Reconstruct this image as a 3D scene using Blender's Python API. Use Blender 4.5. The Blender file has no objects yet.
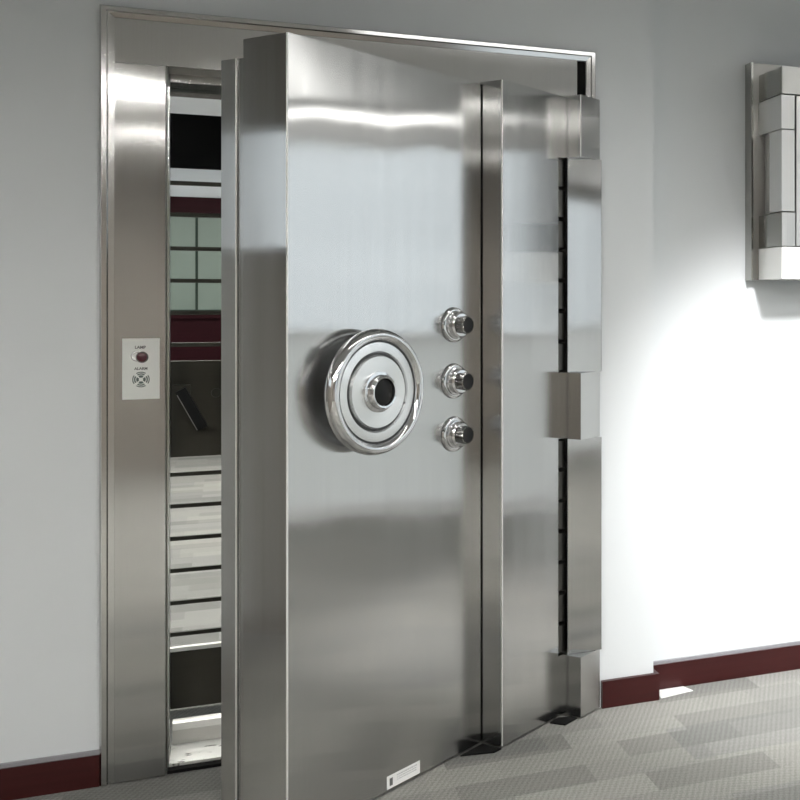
import bpy, bmesh, math, random
from mathutils import Vector, Matrix
random.seed(7)
scene = bpy.context.scene
COL = scene.collection
R = math.radians

# ------------------------------------------------------------------ materials
def new_mat(name):
    m = bpy.data.materials.new(name); m.use_nodes = True
    nt = m.node_tree
    return m, nt, nt.nodes['Principled BSDF']

def plain(name, col, rough=.5, metal=0., coat=0., spec=None):
    m, nt, b = new_mat(name)
    b.inputs['Base Color'].default_value = (*col, 1)
    b.inputs['Roughness'].default_value = rough
    b.inputs['Metallic'].default_value = metal
    b.inputs['Coat Weight'].default_value = coat
    if spec is not None: b.inputs['Specular IOR Level'].default_value = spec
    return m

def steel(name, col=(.60, .60, .595), rough=.135, aniso=1., grain='Z', streak=.13, bump=.006, wave=.0):
    """brushed stainless; the grain runs along the given object axis"""
    m, nt, b = new_mat(name); N, L = nt.nodes, nt.links
    tc = N.new('ShaderNodeTexCoord')
    mp = N.new('ShaderNodeMapping')
    fine, lng = 260., 1.6
    sc = {'Z': (fine, fine, lng), 'X': (lng, fine, fine)}[grain]
    mp.inputs['Scale'].default_value = sc
    L.new(tc.outputs['Object'], mp.inputs['Vector'])
    nz = N.new('ShaderNodeTexNoise'); nz.inputs['Scale'].default_value = 1; nz.inputs['Detail'].default_value = 2
    L.new(mp.outputs['Vector'], nz.inputs['Vector'])
    mp2 = N.new('ShaderNodeMapping')
    mp2.inputs['Scale'].default_value = {'Z': (22, 22, .5), 'X': (.5, 22, 22)}[grain]
    L.new(tc.outputs['Object'], mp2.inputs['Vector'])
    nz2 = N.new('ShaderNodeTexNoise'); nz2.inputs['Scale'].default_value = 1; nz2.inputs['Detail'].default_value = 3
    L.new(mp2.outputs['Vector'], nz2.inputs['Vector'])
    mr = N.new('ShaderNodeMapRange')
    mr.inputs['From Min'].default_value = .3; mr.inputs['From Max'].default_value = .7
    mr.inputs['To Min'].default_value = rough * (1 - streak); mr.inputs['To Max'].default_value = rough * (1 + streak)
    L.new(nz2.outputs['Fac'], mr.inputs['Value'])
    L.new(mr.outputs['Result'], b.inputs['Roughness'])
    mx = N.new('ShaderNodeMix'); mx.data_type = 'RGBA'
    mx.inputs['A'].default_value = (*[c * (1 - .35 * streak) for c in col], 1)
    mx.inputs['B'].default_value = (*[min(1, c * (1 + .35 * streak)) for c in col], 1)
    L.new(nz.outputs['Fac'], mx.inputs['Factor'])
    L.new(mx.outputs['Result'], b.inputs['Base Color'])
    b.inputs['Metallic'].default_value = 1
    b.inputs['Anisotropic'].default_value = aniso
    b.inputs['Anisotropic Rotation'].default_value = .25
    cx = N.new('ShaderNodeCombineXYZ')
    vt = N.new('ShaderNodeVectorTransform'); vt.vector_type = 'VECTOR'; vt.convert_from = 'OBJECT'; vt.convert_to = 'WORLD'
    cx.inputs[grain].default_value = 1
    L.new(cx.outputs[0], vt.inputs[0]); L.new(vt.outputs[0], b.inputs['Tangent'])
    bp = N.new('ShaderNodeBump'); bp.inputs['Strength'].default_value = bump; bp.inputs['Distance'].default_value = .001
    L.new(nz.outputs['Fac'], bp.inputs['Height'])
    if wave:
        w = N.new('ShaderNodeTexNoise'); w.inputs['Scale'].default_value = 2.1; w.inputs['Detail'].default_value = 1
        L.new(tc.outputs['Object'], w.inputs['Vector'])
        b2 = N.new('ShaderNodeBump'); b2.inputs['Strength'].default_value = 1; b2.inputs['Distance'].default_value = wave
        L.new(w.outputs['Fac'], b2.inputs['Height']); L.new(b2.outputs['Normal'], bp.inputs['Normal'])
    L.new(bp.outputs['Normal'], b.inputs['Normal'])
    return m

def paint(name, col, var=.03):
    m, nt, b = new_mat(name); N, L = nt.nodes, nt.links
    tc = N.new('ShaderNodeTexCoord')
    nz = N.new('ShaderNodeTexNoise'); nz.inputs['Scale'].default_value = 3; nz.inputs['Detail'].default_value = 5
    L.new(tc.outputs['Object'], nz.inputs['Vector'])
    mx = N.new('ShaderNodeMix'); mx.data_type = 'RGBA'
    mx.inputs['A'].default_value = (*[c * (1 - var) for c in col], 1); mx.inputs['B'].default_value = (*[min(1, c * (1 + var)) for c in col], 1)
    L.new(nz.outputs['Fac'], mx.inputs['Factor']); L.new(mx.outputs['Result'], b.inputs['Base Color'])
    b.inputs['Roughness'].default_value = .6
    n2 = N.new('ShaderNodeTexNoise'); n2.inputs['Scale'].default_value = 160
    L.new(tc.outputs['Object'], n2.inputs['Vector'])
    bp = N.new('ShaderNodeBump'); bp.inputs['Strength'].default_value = .05; bp.inputs['Distance'].default_value = .001
    L.new(n2.outputs['Fac'], bp.inputs['Height']); L.new(bp.outputs['Normal'], b.inputs['Normal'])
    return m

def wood(name, col, rough=.3, coat=.25, spec=.5):
    m, nt, b = new_mat(name); N, L = nt.nodes, nt.links
    tc = N.new('ShaderNodeTexCoord'); mp = N.new('ShaderNodeMapping'); mp.inputs['Scale'].default_value = (2, 30, 45)
    L.new(tc.outputs['Object'], mp.inputs['Vector'])
    nz = N.new('ShaderNodeTexNoise'); nz.inputs['Scale'].default_value = 1; nz.inputs['Detail'].default_value = 4
    L.new(mp.outputs['Vector'], nz.inputs['Vector'])
    mx = N.new('ShaderNodeMix'); mx.data_type = 'RGBA'
    mx.inputs['A'].default_value = (*[c * .7 for c in col], 1); mx.inputs['B'].default_value = (*[c * 1.35 for c in col], 1)
    L.new(nz.outputs['Fac'], mx.inputs['Factor']); L.new(mx.outputs['Result'], b.inputs['Base Color'])
    b.inputs['Roughness'].default_value = rough; b.inputs['Coat Weight'].default_value = coat; b.inputs['Specular IOR Level'].default_value = spec
    return m

def carpet(name):
    m, nt, b = new_mat(name); N, L = nt.nodes, nt.links
    tc = N.new('ShaderNodeTexCoord')
    def brick(w, h, off, loc, c1, c2):
        mp = N.new('ShaderNodeMapping'); mp.inputs['Location'].default_value = loc
        L.new(tc.outputs['Object'], mp.inputs['Vector'])
        t = N.new('ShaderNodeTexBrick'); t.offset = off; t.offset_frequency = 2
        t.inputs['Scale'].default_value = 1; t.inputs['Mortar Size'].default_value = .0; t.inputs['Mortar Smooth'].default_value = 0
        t.inputs['Brick Width'].default_value = w; t.inputs['Row Height'].default_value = h
        t.inputs['Color1'].default_value = (*c1, 1); t.inputs['Color2'].default_value = (*c2, 1)
        t.inputs['Mortar'].default_value = (*[(a + d) / 2 for a, d in zip(c1, c2)], 1)
        L.new(mp.outputs['Vector'], t.inputs['Vector']); return t
    b1 = brick(.42, .14, .37, (.1, .05, 0), (.245, .243, .230), (.365, .358, .337))
    b2 = brick(.84, .28, .5, (.33, .02, 0), (.84, .85, .86), (1., 1., .98))
    mul = N.new('ShaderNodeMix'); mul.data_type = 'RGBA'; mul.blend_type = 'MULTIPLY'; mul.inputs['Factor'].default_value = 1
    L.new(b1.outputs['Color'], mul.inputs['A']); L.new(b2.outputs['Color'], mul.inputs['B'])
    # twill ribs
    mp = N.new('ShaderNodeMapping'); mp.inputs['Rotation'].default_value = (0, 0, R(28))
    L.new(tc.outputs['Object'], mp.inputs['Vector'])
    wv = N.new('ShaderNodeTexWave'); wv.inputs['Scale'].default_value = 18; wv.inputs['Distortion'].default_value = 2.5; wv.inputs['Detail'].default_value = 2; wv.inputs['Detail Scale'].default_value = 6
    L.new(mp.outputs['Vector'], wv.inputs['Vector'])
    nz = N.new('ShaderNodeTexNoise'); nz.inputs['Scale'].default_value = 190; nz.inputs['Detail'].default_value = 3
    L.new(tc.outputs['Object'], nz.inputs['Vector'])
    add = N.new('ShaderNodeMath'); add.operation = 'MULTIPLY_ADD'; add.inputs[1].default_value = .20
    w2 = N.new('ShaderNodeTexWave'); w2.bands_direction = 'Y'; w2.inputs['Scale'].default_value = 26; w2.inputs['Distortion'].default_value = 2
    L.new(mp.outputs['Vector'], w2.inputs['Vector'])
    wm = N.new('ShaderNodeMath'); wm.operation = 'ADD'; L.new(wv.outputs['Fac'], wm.inputs[0]); L.new(w2.outputs['Fac'], wm.inputs[1])
    L.new(wm.outputs[0], add.inputs[0])
    nm = N.new('ShaderNodeMath'); nm.operation = 'MULTIPLY'; nm.inputs[1].default_value = 1.1
    L.new(nz.outputs['Fac'], nm.inputs[0]); L.new(nm.outputs[0], add.inputs[2])
    mr = N.new('ShaderNodeMapRange'); mr.inputs['From Min'].default_value = .3; mr.inputs['From Max'].default_value = 1.1
    mr.inputs['To Min'].default_value = .66; mr.inputs['To Max'].default_value = 1.36
    L.new(add.outputs[0], mr.inputs['Value'])
    sc = N.new('ShaderNodeVectorMath'); sc.operation = 'SCALE'
    L.new(mul.outputs['Result'], sc.inputs[0]); L.new(mr.outputs['Result'], sc.inputs['Scale'])
    L.new(sc.outputs[0], b.inputs['Base Color'])
    b.inputs['Roughness'].default_value = .95; b.inputs['Specular IOR Level'].default_value = .1
    bp = N.new('ShaderNodeBump'); bp.inputs['Strength'].default_value = .5; bp.inputs['Distance'].default_value = .003
    L.new(add.outputs[0], bp.inputs['Height']); L.new(bp.outputs['Normal'], b.inputs['Normal'])
    return m

def emit(name, col, s):
    m, nt, b = new_mat(name)
    b.inputs['Base Color'].default_value = (.8, .8, .8, 1)
    b.inputs['Emission Color'].default_value = (*col, 1); b.inputs['Emission Strength'].default_value = s
    return m

def glass(name):
    m = bpy.data.materials.new(name); m.use_nodes = True
    nt = m.node_tree; N, L = nt.nodes, nt.links; N.remove(N['Principled BSDF'])
    t = N.new('ShaderNodeBsdfTransparent'); t.inputs[0].default_value = (.94, .96, .95, 1)
    g = N.new('ShaderNodeBsdfGlossy'); g.inputs['Roughness'].default_value = .02
    f = N.new('ShaderNodeFresnel'); x = N.new('ShaderNodeMixShader')
    L.new(f.outputs[0], x.inputs[0]); L.new(t.outputs[0], x.inputs[1]); L.new(g.outputs[0], x.inputs[2])
    L.new(x.outputs[0], N['Material Output'].inputs['Surface'])
    return m

def frosted(name):
    m = bpy.data.materials.new(name); m.use_nodes = True
    nt = m.node_tree; N, L = nt.nodes, nt.links; N.remove(N['Principled BSDF'])
    t = N.new('ShaderNodeBsdfTranslucent'); t.inputs[0].default_value = (.97, .98, .965, 1)
    g = N.new('ShaderNodeBsdfDiffuse'); g.inputs[0].default_value = (.85, .86, .83, 1)
    x = N.new('ShaderNodeMixShader'); x.inputs[0].default_value = .28
    L.new(t.outputs[0], x.inputs[1]); L.new(g.outputs[0], x.inputs[2])
    L.new(x.outputs[0], N['Material Output'].inputs['Surface'])
    return m

def lathe_steel(name, col, rough, aniso):
    m, nt, b = new_mat(name); N, L = nt.nodes, nt.links
    b.inputs['Base Color'].default_value = (*col, 1); b.inputs['Metallic'].default_value = 1
    b.inputs['Roughness'].default_value = rough; b.inputs['Anisotropic'].default_value = aniso; b.inputs['Anisotropic Rotation'].default_value = .25
    t = N.new('ShaderNodeTangent'); t.direction_type = 'RADIAL'; t.axis = 'Z'
    L.new(t.outputs[0], b.inputs['Tangent'])
    return m

def scuffed(name):
    m, nt, b = new_mat(name); N, L = nt.nodes, nt.links
    tc = N.new('ShaderNodeTexCoord'); mp = N.new('ShaderNodeMapping'); mp.inputs['Scale'].default_value = (22, 40, 20)
    L.new(tc.outputs['Object'], mp.inputs['Vector'])
    nz = N.new('ShaderNodeTexNoise'); nz.inputs['Scale'].default_value = 1; nz.inputs['Detail'].default_value = 3
    L.new(mp.outputs['Vector'], nz.inputs['Vector'])
    cr = N.new('ShaderNodeValToRGB'); cr.color_ramp.elements[0].position = .30; cr.color_ramp.elements[1].position = .36
    cr.color_ramp.elements[0].color = (.16, .155, .14, 1); cr.color_ramp.elements[1].color = (.82, .82, .79, 1)
    L.new(nz.outputs['Fac'], cr.inputs[0]); L.new(cr.outputs[0], b.inputs['Base Color'])
    b.inputs['Metallic'].default_value = .35; b.inputs['Roughness'].default_value = .4
    return m

M = {}
M['steel'] = steel('brushed_steel', wave=.0045)
M['steel_side'] = steel('brushed_steel_side', col=(.58, .58, .572), rough=.16, wave=.004)
M['steel_h'] = steel('brushed_steel_header', grain='X', rough=.15)
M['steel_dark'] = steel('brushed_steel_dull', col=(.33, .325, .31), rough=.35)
M['steel_gate'] = steel('gate_steel', col=(.05, .048, .040), rough=.45, grain='X')
M['bar'] = plain('gate_bar_steel', (.05, .05, .042), .4, 1)
M['barrel'] = plain('dark_hinge_steel', (.10, .098, .09), .4, 1)
M['mould'] = plain('moulding_steel', (.62, .62, .61), .14, 1)
M['chrome'] = plain('chrome', (.70, .70, .71), .05, 1)
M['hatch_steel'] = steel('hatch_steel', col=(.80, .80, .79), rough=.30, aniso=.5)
M['hatch_shade'] = steel('hatch_shaded_steel', col=(.36, .36, .34), rough=.2, aniso=.3)  # darker copy of the hatch steel, shade of the sides put into colour
M['mid'] = plain('grey_edge_steel', (.30, .29, .27), .5, .5)
M['edge'] = plain('edge_highlight_steel', (.88, .88, .86), .3, .55)  # pale so that door corners carry a painted highlight
M['dark_chrome'] = plain('dark_chrome', (.30, .30, .30), .12, 1)
M['hatch_cover'] = plain('pale_hatch_cover', (.86, .86, .84), .35, .2)
M['wheel_face'] = lathe_steel('turned_steel', (.84, .84, .84), .24, .95)
M['wheel_dark'] = plain('groove_steel', (.07, .07, .07), .3, 1)
M['black'] = plain('black_enamel', (.004, .004, .004), .45, 0, 0, .25)
M['matt_black'] = plain('black_gap', (.008, .008, .008), .8, 0, 0, .1)
M['wall'] = paint('wall_paint', (.705, .735, .755))
M['ceil'] = paint('ceiling_paint', (.50, .50, .49))
M['rear'] = paint('rear_wall_paint', (.28, .255, .225))
M['left'] = paint('left_wall_paint', (.26, .235, .205))
M['carpet'] = carpet('carpet_planks')
M['maroon'] = wood('maroon_wood', (.018, .002, .004), .55, 0, .1)
M['base'] = wood('maroon_baseboard', (.040, .007, .007), .35, .08, .3)
M['cap'] = plain('baseboard_cap', (.28, .28, .30), .35)
M['white'] = plain('white_plastic', (.78, .80, .77), .35)
M['paper'] = plain('white_paper', (.86, .86, .85), .5)
M['ink'] = plain('grey_ink', (.12, .12, .12), .6)
M['green'] = plain('engraved_green_grey', (.10, .13, .12), .5)
M['red'] = plain('dark_red_button', (.06, .003, .012), .25, 0, .3)
M['key'] = plain('polished_ring', (.9, .9, .88), .2, .6)
M['frost'] = plain('frosted_green_glass', (.165, .21, .18), .5)
M['mull'] = plain('green_grey_frame', (.035, .05, .04), .8, 0, 0, .1)
M['glass'] = glass('clear_glass')
M['white_metal'] = plain('white_window_frame', (.75, .75, .75), .4)
M['scuff'] = scuffed('scuffed_threshold')
M['sill'] = plain('bright_sill', (.80, .80, .76), .35, .4)
M['lamp'] = emit('lamp_diffuser', (1, .98, .94), 125)
M['cove'] = emit('cove_diffuser', (1, .99, .96), 3.0)
M['added_wash'] = emit('added_wash_diffuser', (1, .99, .96), 7)  # for the added fill strip near the vault wall
M['lamp_in'] = emit('inner_lamp_diffuser', (1, .98, .92), 15)
M['sheer'] = frosted('frosted_lower_glazing')
M['white_wall'] = paint('white_reveal_paint', (.84, .85, .85))
M['outwall'] = plain('outside_ground', (.30, .32, .28), .9)

# ------------------------------------------------------------------ mesh helpers
def link(name, bm, mat, parent=None, bevel=0., smooth=False, seg=2):
    if bevel:
        es = [e for e in bm.edges if len(e.link_faces) == 2 and e.calc_face_angle(0) > .5]
        bmesh.ops.bevel(bm, geom=es, offset=bevel, segments=seg, affect='EDGES', profile=.6, clamp_overlap=True)
    bmesh.ops.recalc_face_normals(bm, faces=bm.faces)
    me = bpy.data.meshes.new(name); bm.to_mesh(me); bm.free()
    for p in me.polygons: p.use_smooth = smooth
    me.materials.append(mat)
    o = bpy.data.objects.new(name, me); COL.objects.link(o)
    if parent: o.parent = parent
    return o

def box(bm, x0, x1, y0, y1, z0, z1):
    v = [bm.verts.new(p) for p in ((x0,y0,z0),(x1,y0,z0),(x1,y1,z0),(x0,y1,z0),(x0,y0,z1),(x1,y0,z1),(x1,y1,z1),(x0,y1,z1))]
    for f in ((0,3,2,1),(4,5,6,7),(0,1,5,4),(1,2,6,5),(2,3,7,6),(3,0,4,7)): bm.faces.new([v[i] for i in f])

def boxo(name, dims, mat, parent=None, bevel=0.):
    """dims: one or several (x0,x1,y0,y1,z0,z1)"""
    bm = bmesh.new()
    for d in (dims if isinstance(dims, list) else [dims]): box(bm, *d)
    return link(name, bm, mat, parent, bevel)

def prism(bm, pts, z0, z1):
    a = [bm.verts.new((x, y, z0)) for x, y in pts]; b = [bm.verts.new((x, y, z1)) for x, y in pts]
    n = len(pts)
    bm.faces.new(a[::-1]); bm.faces.new(b)
    for i in range(n): bm.faces.new((a[i], a[(i+1) % n], b[(i+1) % n], b[i]))

def lathe(bm, prof, seg=64, close=False):
    """revolve (r, h) about Z"""
    rings = []
    for r, h in prof:
        if r < 1e-6: rings.append([bm.verts.new((0, 0, h))])
        else: rings.append([bm.verts.new((r*math.cos(2*math.pi*k/seg), r*math.sin(2*math.pi*k/seg), h)) for k in range(seg)])
    prs = list(zip(rings, rings[1:])) + ([(rings[-1], rings[0])] if close else [])
    for A, B in prs:
        for k in range(seg):
            k2 = (k+1) % seg
            if len(A) == 1 and len(B) == 1: break
            if len(A) == 1: bm.faces.new((A[0], B[k2], B[k]))
            elif len(B) == 1: bm.faces.new((A[k], A[k2], B[0]))
            else: bm.faces.new((A[k], A[k2], B[k2], B[k]))

def latheo(name, prof, mat, parent, loc=(0,0,0), rot=(0,0,0), seg=64, close=False, sharp=30):
    bm = bmesh.new(); lathe(bm, prof, seg, close)
    o = link(name, bm, mat, parent, smooth=True)
    o.data.set_sharp_from_angle(angle=R(sharp))
    o.location = loc; o.rotation_euler = rot
    return o

def text(name, s, size, mat, parent, loc, rot, depth=.0004, align='CENTER'):
    cu = bpy.data.curves.new(name, 'FONT'); cu.body = s; cu.size = size; cu.extrude = depth; cu.align_x = align; cu.align_y = 'CENTER'; cu.offset = size*.035
    t = bpy.data.objects.new(name, cu); COL.objects.link(t)
    dg = bpy.context.evaluated_depsgraph_get(); dg.update()
    me = bpy.data.meshes.new_from_object(t.evaluated_get(dg)); me.name = name
    bpy.data.objects.remove(t); me.materials.clear(); me.materials.append(mat)
    o = bpy.data.objects.new(name, me); COL.objects.link(o)
    o.parent = parent; o.location = loc; o.rotation_euler = rot
    return o

def thing(name, label, cat, loc=(0,0,0), rz=0., group=None):
    o = bpy.data.objects.new(name, None); COL.objects.link(o); o.empty_display_size = .1
    o.location = loc; o.rotation_euler = (0, 0, rz)
    o['label'] = label; o['category'] = cat
    if group: o['group'] = group
    return o
def tag(o, label, cat, group=None):
    o['label'] = label; o['category'] = cat
    if group: o['group'] = group
    return o
def struct(o):
    o['kind'] = 'structure'; return o
def copy_tree(o, parent=None):
    c = o.copy(); COL.objects.link(c)
    if parent: c.parent = parent
    for ch in list(o.children): copy_tree(ch, c)
    return c

# ------------------------------------------------------------------ the setting
XL, XR, YR, ZC = -1.7, 5.3, -7.2, 2.78       # outer room
OX0, OX1, OZ = .178, 1.56, 2.30              # vault opening
TH = .56                                      # vault wall thickness
VX0, VX1, VY, VZ = -2.6, 3.4, 8.6, 3.0       # inner room
PX = 1.838                                    # where the wall steps back

struct(boxo('floor', (XL, XR, YR, VY, -.05, 0), M['carpet']))
struct(boxo('wall_front', [(XL, OX0-.001, 0, .20, 0, ZC), (OX0-.001, OX1+.03, 0, TH, OZ, ZC), (OX1+.03, PX, 0, TH, 0, ZC), (PX, XR, .10, TH, 0, ZC)], M['wall']))
LW = (-2.6, -.06, 1.74, 2.34)      # high window in the left wall
struct(boxo('wall_left', [(XL-.15, XL, YR, 0, -.05, LW[2]), (XL-.15, XL, YR, 0, LW[3], ZC), (XL-.15, XL, YR, LW[0], LW[2], LW[3]), (XL-.15, XL, LW[1], 0, LW[2], LW[3])], M['left']))
w4 = struct(boxo('window_4', [(XL-.10, XL-.05, LW[0], LW[1], LW[2], LW[2]+.03), (XL-.10, XL-.05, LW[0], LW[1], LW[3]-.03, LW[3])]
     + [(XL-.10, XL-.05, y-.015, y+.015, LW[2]+.03, LW[3]-.03) for y in (LW[0]+.015, -1.3, LW[1]-.015)], M['white_metal']))
boxo('window_pane', (XL-.08, XL-.075, LW[0]+.03, LW[1]-.03, LW[2]+.03, LW[3]-.03), M['glass'], w4)
struct(boxo('ceiling', (XL, XR, YR, 0.1, ZC, ZC+.1), M['ceil']))
# window wall at the right
WY0, WY1, WZ0, WZ1 = -6.4, -.08, 1.27, 2.66
struct(boxo('wall_right', [(XR, XR+.2, YR, .1, -.05, .03), (XR, XR+.2, YR, .1, WZ1, ZC), (XR, XR+.2, YR, WY0, .03, WZ1), (XR, XR+.2, WY1, .1, .03, WZ1)], M['white_wall']))
w = struct(boxo('window_1', [(XR+.06, XR+.12, WY0, WY1, WZ0, WZ0+.05), (XR+.06, XR+.12, WY0, WY1, WZ1-.05, WZ1)]
     + [(XR+.06, XR+.12, WY0, WY1, .03, .08)]
     + [(XR+.06, XR+.12, y-.025, y+.025, z0, z1) for z0, z1 in ((.08, WZ0), (WZ0+.05, WZ1-.05)) for y in (WY0+.025, -4.9, -3.35, -1.8, WY1-.025)], M['white_metal']))
boxo('window_pane', (XR+.085, XR+.091, WY0+.05, WY1-.05, WZ0+.05, WZ1-.05), M['glass'], w)
boxo('frosted_lower_pane', (XR+.085, XR+.088, WY0+.05, WY1-.05, .08, WZ0), M['sheer'], w)
BX0, BX1 = 2.5, 5.2
struct(boxo('wall_back', [(XL, BX0, YR-.2, YR, -.05, ZC), (BX1, XR, YR-.2, YR, -.05, ZC), (BX0, BX1, YR-.2, YR, -.05, .03), (BX0, BX1, YR-.2, YR, WZ1, ZC)], M['rear']))
w3 = struct(boxo('window_3', [(BX0, BX1, YR-.12, YR-.06, .03, .08), (BX0, BX1, YR-.12, YR-.06, WZ0, WZ0+.05), (BX0, BX1, YR-.12, YR-.06, WZ1-.05, WZ1)]
     + [(x-.025, x+.025, YR-.12, YR-.06, z0, z1) for z0, z1 in ((.08, WZ0), (WZ0+.05, WZ1-.05)) for x in (BX0+.025, 3.85, BX1-.025)], M['white_metal']))
boxo('window_pane', (BX0+.05, BX1-.05, YR-.091, YR-.085, WZ0+.05, WZ1-.05), M['glass'], w3)
boxo('frosted_lower_pane', (BX0+.05, BX1-.05, YR-.088, YR-.085, .08, WZ0), M['sheer'], w3)
# inner room
struct(boxo('wall_vault_left', (VX0-.1, VX0, TH, VY, 0, VZ), M['wall']))
struct(boxo('wall_vault_right', (VX1, VX1+.1, TH, VY, 0, VZ), M['wall']))
struct(boxo('wall_vault_back', (VX0, VX1, VY, VY+.1, 0, VZ), M['wall']))
struct(boxo('wall_vault_front', (VX0, VX1, TH-.02, TH-.001, ZC, VZ), M['wall']))
struct(boxo('ceiling_vault', (VX0, VX1, TH, VY, VZ, VZ+.1), M['white_wall']))
# far wall: maroon wainscot, frosted window, maroon head
struct(boxo('trim_2', [(VX0, VX1, VY-.03, VY, 0, 1.36), (VX0, VX1, VY-.06, VY, 1.36, 1.425)], M['maroon'], bevel=.006))
struct(boxo('trim_3', [(VX0, VX1, VY-.05, VY, 2.44, 2.60)], M['maroon'], bevel=.006))
w2 = struct(boxo('window_2', [(VX0+.05, VX1-.05, VY-.04, VY-.005, 1.427, 1.45), (VX0+.05, VX1-.05, VY-.04, VY-.005, 2.40, 2.438)]
     + [(x-.012, x+.012, VY-.04, VY-.005, 1.45, 2.40) for x in (-2.5, -1.99, -1.48, -.97, -.46, .052, .56, 1.07, 1.58, 2.09, 2.6, 3.3)], M['mull']))
boxo('frosted_pane', (VX0+.06, VX1-.06, VY-.022, VY-.012, 1.45, 2.40), M['frost'], w2)

# baseboards
def baseboard(name, x0, x1, y, end=None):
    o = struct(boxo(name, (x0, x1, y-.018, y, 0, .098), M['base'], bevel=.002))
    boxo('cap_strip', (x0, x1, y-.012, y, .098, .110), M['cap'], o)
baseboard('baseboard_left', XL, -.006, 0)
o = struct(boxo('baseboard_front', [(1.63, PX+.018, -.018, 0, 0, .100), (PX, PX+.018, 0, .08, 0, .100)], M['base'], bevel=.002))
baseboard('baseboard_right', PX+.018, XR, .10)
# downlights / ceiling panels
def ceiling_lamp(x, y, z, w, d, mat, label, group):
    t = thing('ceiling_light', label, 'ceiling light', (x, y, z-.03), 0, group)
    boxo('frame', [(-w/2-.02, -w/2, -d/2, d/2, 0, .03), (w/2, w/2+.02, -d/2, d/2, 0, .03), (-w/2-.02, w/2+.02, -d/2-.02, -d/2, 0, .03), (-w/2-.02, w/2+.02, d/2, d/2+.02, 0, .03)], M['white_metal'], t)
    boxo('diffuser', (-w/2, w/2, -d/2, d/2, .006, .03), mat, t)
    return t
for y in (-5.3, -3.3):
    ceiling_lamp(.6, y, ZC, 4.3, .055, M['lamp'], 'slim recessed ceiling light strip across the outer room', 'outer room ceiling strips')
ceiling_lamp(2.6, -1.35, ZC, 3.4, .10, M['added_wash'], 'added unseen light strip brightening the upper vault wall', 'added wall fill strip')  # added strip, out of view, to lift the upper wall
ceiling_lamp(4.93, -3.4, ZC, .36, 5.8, M['cove'], 'long ceiling light strip beside the window wall', 'window side ceiling strip')
for y in (1.9, 4.2, 6.6):
    ceiling_lamp(.3, y, VZ, 1.8, .5, M['lamp_in'], 'white ceiling light panel inside the vault room', 'vault room ceiling panels')

# ------------------------------------------------------------------ vault door frame
fr = thing('vault_door_frame', 'tall brushed stainless steel frame around the vault doorway', 'door frame', (0, 0, 0))
FW, FH = 1.606, 2.437
# outer moulding: mitred, two steps
def moulding(name, side):
    bm = bmesh.new()
    # profile offsets from the outer edge inward (d) and front depth (y)
    prof = [(0, 0), (0, -.014), (.005, -.022), (.017, -.022), (.020, -.014), (.036, -.012), (.036, 0)]
    A, B = [], []
    for d, y in prof:
        e = -.006
        if side == 'left': d2 = e + d*(.0362+.006)/.036; a, b = (d2, y, 0), (d2, y, FH-d)
        elif side == 'right': a, b = (FW-d, y, 0), (FW-d, y, FH-d)
        else: a, b = (e + d*(.0362+.006)/.036, y, FH-d), (FW-d, y, FH-d)
        A.append(bm.verts.new(a)); B.append(bm.verts.new(b))
    n = len(prof)
    for i in range(n-1): bm.faces.new((A[i], A[i+1], B[i+1], B[i]))
    bm.faces.new(A); bm.faces.new(B[::-1])
    return link(name, bm, M['mould'], fr)
moulding('outer_moulding', 'left'); moulding('outer_moulding', 'right'); moulding('outer_moulding', 'top')
boxo('jamb_panel', [(.0362, .178, -.022, .0, .004, 2.258)], M['steel_side'], fr, bevel=.0015)
boxo('header_panel', (.0362, 1.535, -.010, .0, 2.262, 2.4005), M['steel'], fr, bevel=.001)
boxo('dark_slot', (1.5355, 1.5685, -.002, 0.0, .004, 2.40), M['matt_black'], fr)
# cover plates over the hinge side, parallel to the wall, between the hinge blocks
for z0, z1 in ((1.254, 2.036), (.225, 1.011)):
    bm = bmesh.new(); prism(bm, [(1.492, -.036), (1.622, -.030), (1.625, -.026), (1.625, -.0225), (1.496, -.0225)], z0, z1)
    link('hinge_cover', bm, M['steel'], fr, bevel=.001)
# steel lining of the opening
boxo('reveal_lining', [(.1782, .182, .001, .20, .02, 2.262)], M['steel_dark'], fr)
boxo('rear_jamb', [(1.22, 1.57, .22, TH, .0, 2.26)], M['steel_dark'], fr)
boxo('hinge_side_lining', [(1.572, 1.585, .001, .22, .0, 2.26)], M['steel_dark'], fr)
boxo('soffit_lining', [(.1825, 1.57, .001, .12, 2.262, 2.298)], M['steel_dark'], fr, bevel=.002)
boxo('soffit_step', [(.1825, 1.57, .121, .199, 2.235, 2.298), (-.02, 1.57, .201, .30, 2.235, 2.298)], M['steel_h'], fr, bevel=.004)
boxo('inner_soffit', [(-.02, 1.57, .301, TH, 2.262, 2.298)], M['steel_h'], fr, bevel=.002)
boxo('weather_strip', (.1822, .187, .02, .04, .03, 2.20), M['mould'], fr)
boxo('threshold_gap', (.1825, 1.22, -.004, .029, 0, .010), M['matt_black'], fr)
th = boxo('threshold', (.186, 1.22, .03, .205, 0, .018), M['scuff'], fr, bevel=.003)
bm = bmesh.new()
prof = [(.206, 0), (.206, .03), (.212, .062), (.225, .080), (.235, .084), (.262, .084), (.262, 0)]
a = [bm.verts.new((.188, y, z)) for y, z in prof]; b = [bm.verts.new((1.22, y, z)) for y, z in prof]
bm.faces.new(a); bm.faces.new(b[::-1])
for i in range(len(prof)): j = (i+1) % len(prof); bm.faces.new((a[i], b[i], b[j], a[j]))
link('raised_sill', bm, M['sill'], fr)

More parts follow.
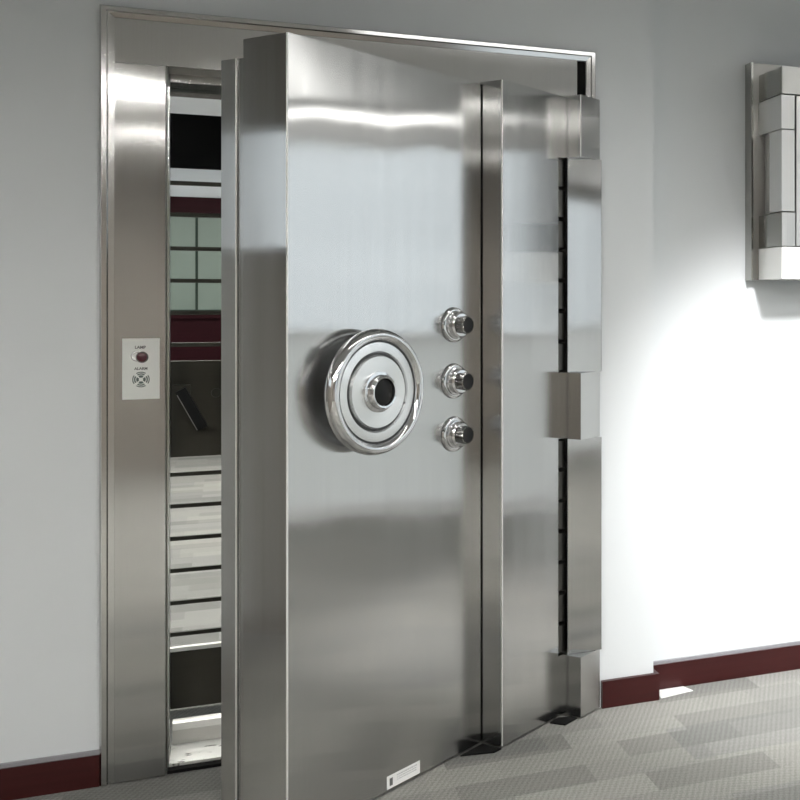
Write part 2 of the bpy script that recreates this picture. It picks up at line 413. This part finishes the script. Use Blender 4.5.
# ------------------------------------------------------------------ alarm plate on the jamb
ap = thing('alarm_plate', 'small white alarm plate with red button and round grille on left jamb', 'alarm panel', (.110, -.023, 1.299))
ap['label'] = 'small white alarm plate with a red button on the steel frame'
boxo('plate', (-.052, .052, -.008, 0, -.096, .095), M['white'], ap, bevel=.002)
rx = (R(90), 0, 0)
text('lettering', 'LAMP', .0125, M['ink'], ap, (-.002, -.0082, .067), rx)
text('lettering', 'ALARM', .0115, M['ink'], ap, (.0, -.0082, .0), rx)
latheo('button', [(0, .012), (.008, .0115), (.014, .009), (.017, .004), (.018, 0)], M['red'], ap, (.003, -.008, .036), rx, 32)
latheo('key_ring', [(.010, .003), (.013, .004), (.016, .003), (.017, 0)], M['key'], ap, (-.012, -.008, .040), rx, 32)
for k in range(4):
    bm = bmesh.new(); A = R(90*k)
    for r0, r1 in ((.006, .0135), (.0155, .0195), (.0215, .0245)):
        n = 8; h = R(34)
        ins = [bm.verts.new((r0*math.cos(A-h+2*h*i/n), -.0083, r0*math.sin(A-h+2*h*i/n))) for i in range(n+1)]
        out = [bm.verts.new((r1*math.cos(A-h+2*h*i/n), -.0083, r1*math.sin(A-h+2*h*i/n))) for i in range(n+1)]
        for i in range(n): bm.faces.new((ins[i], ins[i+1], out[i+1], out[i]))
    ex = bmesh.ops.extrude_face_region(bm, geom=bm.faces[:])
    bmesh.ops.translate(bm, vec=(0, .0006, 0), verts=[v for v in ex['geom'] if isinstance(v, bmesh.types.BMVert)])
    g = link('speaker_slot', bm, M['green'], ap); g.location = (0, 0, -.034)

# ------------------------------------------------------------------ the door leaf (local: x along the face from the free edge, -y towards the viewer)
door = thing('vault_door', 'huge brushed stainless steel vault door standing ajar', 'vault door', (.510, -.674, 0), R(38))
Z0, Z1 = .012, 2.253
boxo('front_panel', (0, .8065, 0, .178, Z0, Z1), M['steel'], door, bevel=.0022)
boxo('joint_gap', (.807, .8122, .012, .1, Z0+.001, Z1), M['matt_black'], door)
boxo('plug', [(.036, .775, .1785, .245, .05, 2.212), (.030, .77, .246, .31, .05, 2.212)], M['steel_side'], door, bevel=.002)
boxo('hinge_panel', (.8125, 1.128, -.088, .10, Z0, 2.260), M['steel'], door, bevel=.0022)
# pale strips on the exposed vertical corners, edge highlight put into their colour
def edge_glint(u, v, z0, z1, w=.0035):
    bm = bmesh.new(); prism(bm, [(u+w, -v-.0006), (u-.0006, -v+w), (u-.0014, -v+.0002), (u-.0002, -v-.0014)], z0, z1)
    return link('edge_glint', bm, M['edge'], door)
edge_glint(0, 0, Z0, Z1-.001); edge_glint(.8125, .088, Z0, 2.259); edge_glint(.030, -.246, .05, 2.211); edge_glint(1.159, .165, 2.038, 2.2595, .002)
# flat black sheets on the floor, painted contact shade under the joints
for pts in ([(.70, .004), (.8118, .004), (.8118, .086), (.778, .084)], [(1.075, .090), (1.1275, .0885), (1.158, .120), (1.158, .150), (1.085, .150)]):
    bm = bmesh.new(); prism(bm, [(u, -v) for u, v in pts], .001, .006); link('contact_shade', bm, M['matt_black'], door)
# hinge column
def hp(u, v): return (u, -v)
def hinge_block(z0, z1):
    bm = bmesh.new()
    prism(bm, [hp(1.159, .165), hp(1.280, .165), hp(1.235, .135), hp(1.20, .10), hp(1.20, .03), hp(1.1285, .03), hp(1.1285, .084), hp(1.159, .084)], z0, z1)
    return link('hinge_block', bm, M['steel_side'], door, bevel=.0015)
hinge_block(2.037, 2.2605); hinge_block(1.012, 1.253); hinge_block(.008, .224)
# knuckled hinge barrel behind the covers
for z0, z1 in ((1.254, 2.036), (.225, 1.011)):
    prof = [(0, z0)]; n = 7; hh = (z1-z0)/n
    for i in range(n):
        a0 = z0+i*hh; prof += [(.016, a0), (.033, a0+.008), (.033, a0+hh-.008), (.016, a0+hh)]
    prof.append((0, z1))
    latheo('hinge_barrel', prof, M['barrel'], door, (1.168, -.050, 0), seg=32)
# wheel
rxd = (R(90), 0, 0)      # local +Z of the lathe points towards the viewer
WL = (.273, 0, 1.243)
# rim: thick polished torus
cs = []
for k in range(28):
    a = 2*math.pi*k/28
    cs.append((.1685+.018*math.cos(a), .058+.023*math.sin(a)))
rim = latheo('hand_wheel', cs, M['chrome'], door, WL, rxd, 96, True, 80)
latheo('wheel_disc', [(0, .052), (.152, .052), (.156, .056), (.158, .064), (.152, .066), (.120, .066), (.117, .059), (.108, .059), (.105, .070), (0, .070)], M['wheel_face'], rim, (0, 0, 0), seg=96, sharp=20)
latheo('groove_ring', [(.1085, .0592), (.1165, .0592), (.1165, .0600), (.1085, .0600)], M['wheel_dark'], rim, (0,0,0), seg=96, close=True)
latheo('groove_ring', [(.1465, .0635), (.1555, .0635), (.1555, .0668), (.1465, .0668)], M['wheel_dark'], rim, (0,0,0), seg=96, close=True)
latheo('hub_collar', [(.060, .070), (.060, .074), (.051, .076), (.050, .090), (.046, .094), (.041, .093), (.040, .080)], M['chrome'], rim, seg=64, sharp=40)
latheo('hub_cap', [(.0398, .083), (.034, .0855), (0, .0865)], M['black'], rim, seg=48)
latheo('shaft', [(.055, 0), (.055, .012), (.036, .014), (.036, .052)], M['chrome'], rim, seg=48)
for ang, rr in ((-92, .112), (-92, .150), (-20, .112)):
    bm = bmesh.new(); lathe(bm, [(0, .0035), (.0022, .003), (.003, 0)], 16)
    s = link('screw', bm, M['wheel_dark'], rim, smooth=True); s.location = (rr*math.cos(R(ang)), rr*math.sin(R(ang)), .062 if rr < .13 else .067)
# combination dials
def dial(z):
    d = latheo('combination_dial', [(0, .0), (.056, .0), (.058, .003), (.056, .008), (.050, .011), (.047, .011), (.046, .016), (.036, .019)], M['chrome'], door, (.672, 0, z), rxd, 64, sharp=35)
    latheo('dial_ring', [(.040, .012), (.042, .018), (.042, .032), (.037, .037), (.028, .038)], M['chrome'], d, seg=64, sharp=35)
    # fluted knob
    bm = bmesh.new(); seg = 64; rings = []
    for r, h in ((.027, .034), (.027, .044), (.029, .047), (.029, .060), (.026, .063)):
        rings.append([bm.verts.new(((r + .0012*math.cos(16*2*math.pi*k/seg))*math.cos(2*math.pi*k/seg), (r + .0012*math.cos(16*2*math.pi*k/seg))*math.sin(2*math.pi*k/seg), h)) for k in range(seg)])
    for A, B in zip(rings, rings[1:]):
        for k in range(seg): bm.faces.new((A[k], A[(k+1) % seg], B[(k+1) % seg], B[k]))
    link('knob', bm, M['dark_chrome'], d)
    latheo('knob_face', [(.0262, .061), (.024, .0635), (.021, .0625), (0, .0625)], M['black'], d, seg=48)
for z in (1.434, 1.249, 1.074): dial(z)
# paper sticker low on the front face
st = boxo('sticker', (.374, .515, -.0012, -.0002, .016, .056), M['paper'], door)
boxo('printed_block', (.384, .397, -.0016, -.0012, .024, .047), M['ink'], st)
bmt = []
for row, zz in enumerate((.046, .039, .032)):
    x = .415
    while x < .495:
        wd = random.uniform(.004, .010)
        bmt.append((x, x+wd, -.0015, -.0012, zz, zz+.0022 if row else zz+.003)); x += wd+.003
mk = plain('pale_grey_print', (.42, .42, .43), .6)
boxo('printed_lines', bmt, mk, st)

# ------------------------------------------------------------------ grille gate behind the door
GY = .60
gate = thing('grille_gate', 'dark steel barred gate just inside the vault doorway', 'gate', (0, GY, 0))
boxo('top_panel', (.13, 1.25, -.012, .012, 2.006, 2.205), M['matt_black'], gate, bevel=.002)
boxo('kick_panel', (.13, 1.25, -.012, .012, .012, .222), M['steel_gate'], gate, bevel=.002)
boxo('kick_panel_rail', (.13, 1.25, -.016, .010, .2225, .236), M['sill'], gate, bevel=.002)
boxo('lock_plate', (.13, 1.25, -.014, .014, .939, 1.292), M['steel_gate'], gate, bevel=.002)
for x0, x1 in ((.10, .14), (1.24, 1.28)):
    boxo('stile', (x0, x1, -.02, .02, .01, 2.235), M['steel_gate'], gate, bevel=.002)
for z in (1.95, 1.833, 1.708, 1.589, 1.470, 1.352, .874, .757, .637, .519, .400, .284):
    boxo('bar', (.135, 1.245, -.008, .008, z-.0075, z+.0075), M['bar'], gate, bevel=.003)
lv = boxo('handle_base', (.172, .232, -.032, -.0145, 1.150, 1.205), M['steel_gate'], gate, bevel=.006)
bm = bmesh.new(); box(bm, -.019, .019, -.052, -.034, -.150, .012)
h = link('lever', bm, M['black'], lv, bevel=.005); h.location = (.205, 0, 1.178); h.rotation_euler = (0, R(-27), 0)
bm = bmesh.new(); box(bm, -.0195, -.0165, -.0535, -.0525, -.147, .0)
h = link('lever_edge', bm, M['mid'], lv); h.location = (.205, 0, 1.178); h.rotation_euler = (0, R(-27), 0)  # thin grey line along the lever
latheo('keyhole_ring', [(.006, .004), (.012, .005), (.016, .003), (.017, 0)], M['bar'], gate, (.318, -.014, 1.172), rxd, 32)

# ------------------------------------------------------------------ steel hatch high on the recessed wall at the right
hx = thing('steel_hatch', 'small stainless steel hatch with stacked projecting blocks on right wall', 'wall hatch', (2.275, .10, 1.60))
# local: x right, -y out of wall, z up
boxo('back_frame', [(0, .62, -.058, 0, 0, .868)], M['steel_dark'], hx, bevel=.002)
boxo('frame_edge', [(-.004, .003, -.060, 0, -.002, .870)], M['hatch_shade'], hx, bevel=.001)
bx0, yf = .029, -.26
boxo('upper_cover', (bx0, .60, yf, -.059, .713, .818), M['hatch_shade'], hx, bevel=.002)
boxo('lit_cover_face', (bx0, .60, yf-.006, yf-.0005, .713, .818), M['hatch_cover'], hx)  # pale plate, bright reflection on the front put into colour
boxo('upper_hinge', (bx0-.001, .085, yf, -.059, .578, .708), M['hatch_steel'], hx, bevel=.002)
boxo('door_block', (bx0, .085, yf, -.155, .261, .574), M['hatch_steel'], hx, bevel=.002)
latheo('hinge_rod', [(0, .26), (.022, .26), (.022, .575), (0, .575)], M['steel_dark'], hx, (.06, -.105, 0), seg=24)
boxo('lower_hinge', (bx0, .085, yf, -.059, .127, .255), M['hatch_shade'], hx, bevel=.002)
boxo('lit_hinge_face', (bx0, .085, yf-.004, yf-.0005, .127, .255), M['hatch_steel'], hx)  # lighter front over the dark block, painted as lit
boxo('hatch_panel', (.095, .60, yf+.004, -.059, .128, .708), M['hatch_steel'], hx, bevel=.002)
boxo('lower_cover', (bx0-.001, .60, yf-.003, -.059, 0.001, .123), M['hatch_cover'], hx, bevel=.002)

# white sheet lying in the corner where the wall steps back
bm = bmesh.new()
prism(bm, [(1.868, -.008), (2.010, .020), (1.992, .078), (1.875, .078)], .0005, .003)
tag(link('paper_sheet', bm, M['paper']), 'small white sheet lying on the carpet at wall corner', 'sheet')

# ------------------------------------------------------------------ outside, light
struct(boxo('ground', (XR+.3, XR+45, -42, 34, -9.2, -9), M['outwall']))
W = bpy.data.worlds.new('world'); scene.world = W; W.use_nodes = True
bg = W.node_tree.nodes['Background']; bg.inputs[0].default_value = (.90, .94, 1, 1); bg.inputs[1].default_value = .92
def area(name, loc, rot, sx, sy, power, portal=False, col=(1, 1, 1)):
    l = bpy.data.lights.new(name, 'AREA'); l.shape = 'RECTANGLE'; l.size = sx; l.size_y = sy; l.energy = power; l.color = col
    l.cycles.is_portal = portal
    o = bpy.data.objects.new(name, l); COL.objects.link(o); o.location = loc; o.rotation_euler = rot
    return o
area('back_window_portal', ((BX0+BX1)/2, YR-.19, (.03+WZ1)/2), (R(90), 0, R(180)), BX1-BX0, WZ1-.03, 1, True)
area('left_window_portal', (XL-.14, (LW[0]+LW[1])/2, (LW[2]+LW[3])/2), (0, R(-90), 0), LW[3]-LW[2], LW[1]-LW[0], 1, True)
area('window_portal', (XR+.19, (WY0+WY1)/2, (.03+WZ1)/2), (0, R(90), 0), WZ1-.03, WY1-WY0, 1, True)
# added lamp, out of view, brightening the lower part of the recessed wall
SP = Vector((2.05, -1.7, ZC-.14))
sp = thing('added_spot', 'added unseen ceiling lamp brightening the recessed wall', 'added_spot', (SP.x, SP.y, ZC))
latheo('added_spot_base', [(0, -.03), (.05, -.03), (.05, -.0005), (0, -.0005)], M['white_metal'], sp, seg=32)
aim = (Vector((2.70, .10, .42)) - SP).normalized()
q = aim.to_track_quat('-Z', 'Y').to_euler()
latheo('added_spot_can', [(0, .06), (.035, .06), (.04, .04), (.045, -.06), (.041, -.06), (.036, .03), (0, .04)], M['white_metal'], sp, (0, 0, -.12), tuple(q), 32)
l = bpy.data.lights.new('added_spot_light', 'SPOT'); l.energy = 290; l.spot_size = R(62); l.spot_blend = 1; l.shadow_soft_size = .12; l.color = (1, .99, .98)
lo = bpy.data.objects.new('added_spot_light', l); COL.objects.link(lo); lo.location = SP + aim*.2; lo.rotation_euler = q

# ------------------------------------------------------------------ camera (shift lens: the photograph is a left-hand crop)
cam = bpy.data.cameras.new('camera'); co = bpy.data.objects.new('camera', cam); COL.objects.link(co)
co.location = (.367, -3.946, 1.5)
yaw = math.atan2(.405, .914)
co.rotation_euler = (R(90), 0, -yaw)
cam.sensor_width = 36; cam.lens = 1105/800*36
cam.shift_x = -.4; cam.shift_y = -.119
cam.clip_start = .02; cam.clip_end = 200
scene.camera = co
vs = scene.view_settings
scene.display_settings.display_device = 'sRGB'
vs.view_transform = 'Standard'; vs.look = 'None'; vs.gamma = 1; vs.exposure = .58; vs.use_curve_mapping = False
scene.cycles.use_denoising = True
scene.cycles.max_bounces = 10; scene.cycles.diffuse_bounces = 6; scene.cycles.glossy_bounces = 6
scene.cycles.caustics_reflective = False
scene.cycles.sample_clamp_indirect = 6
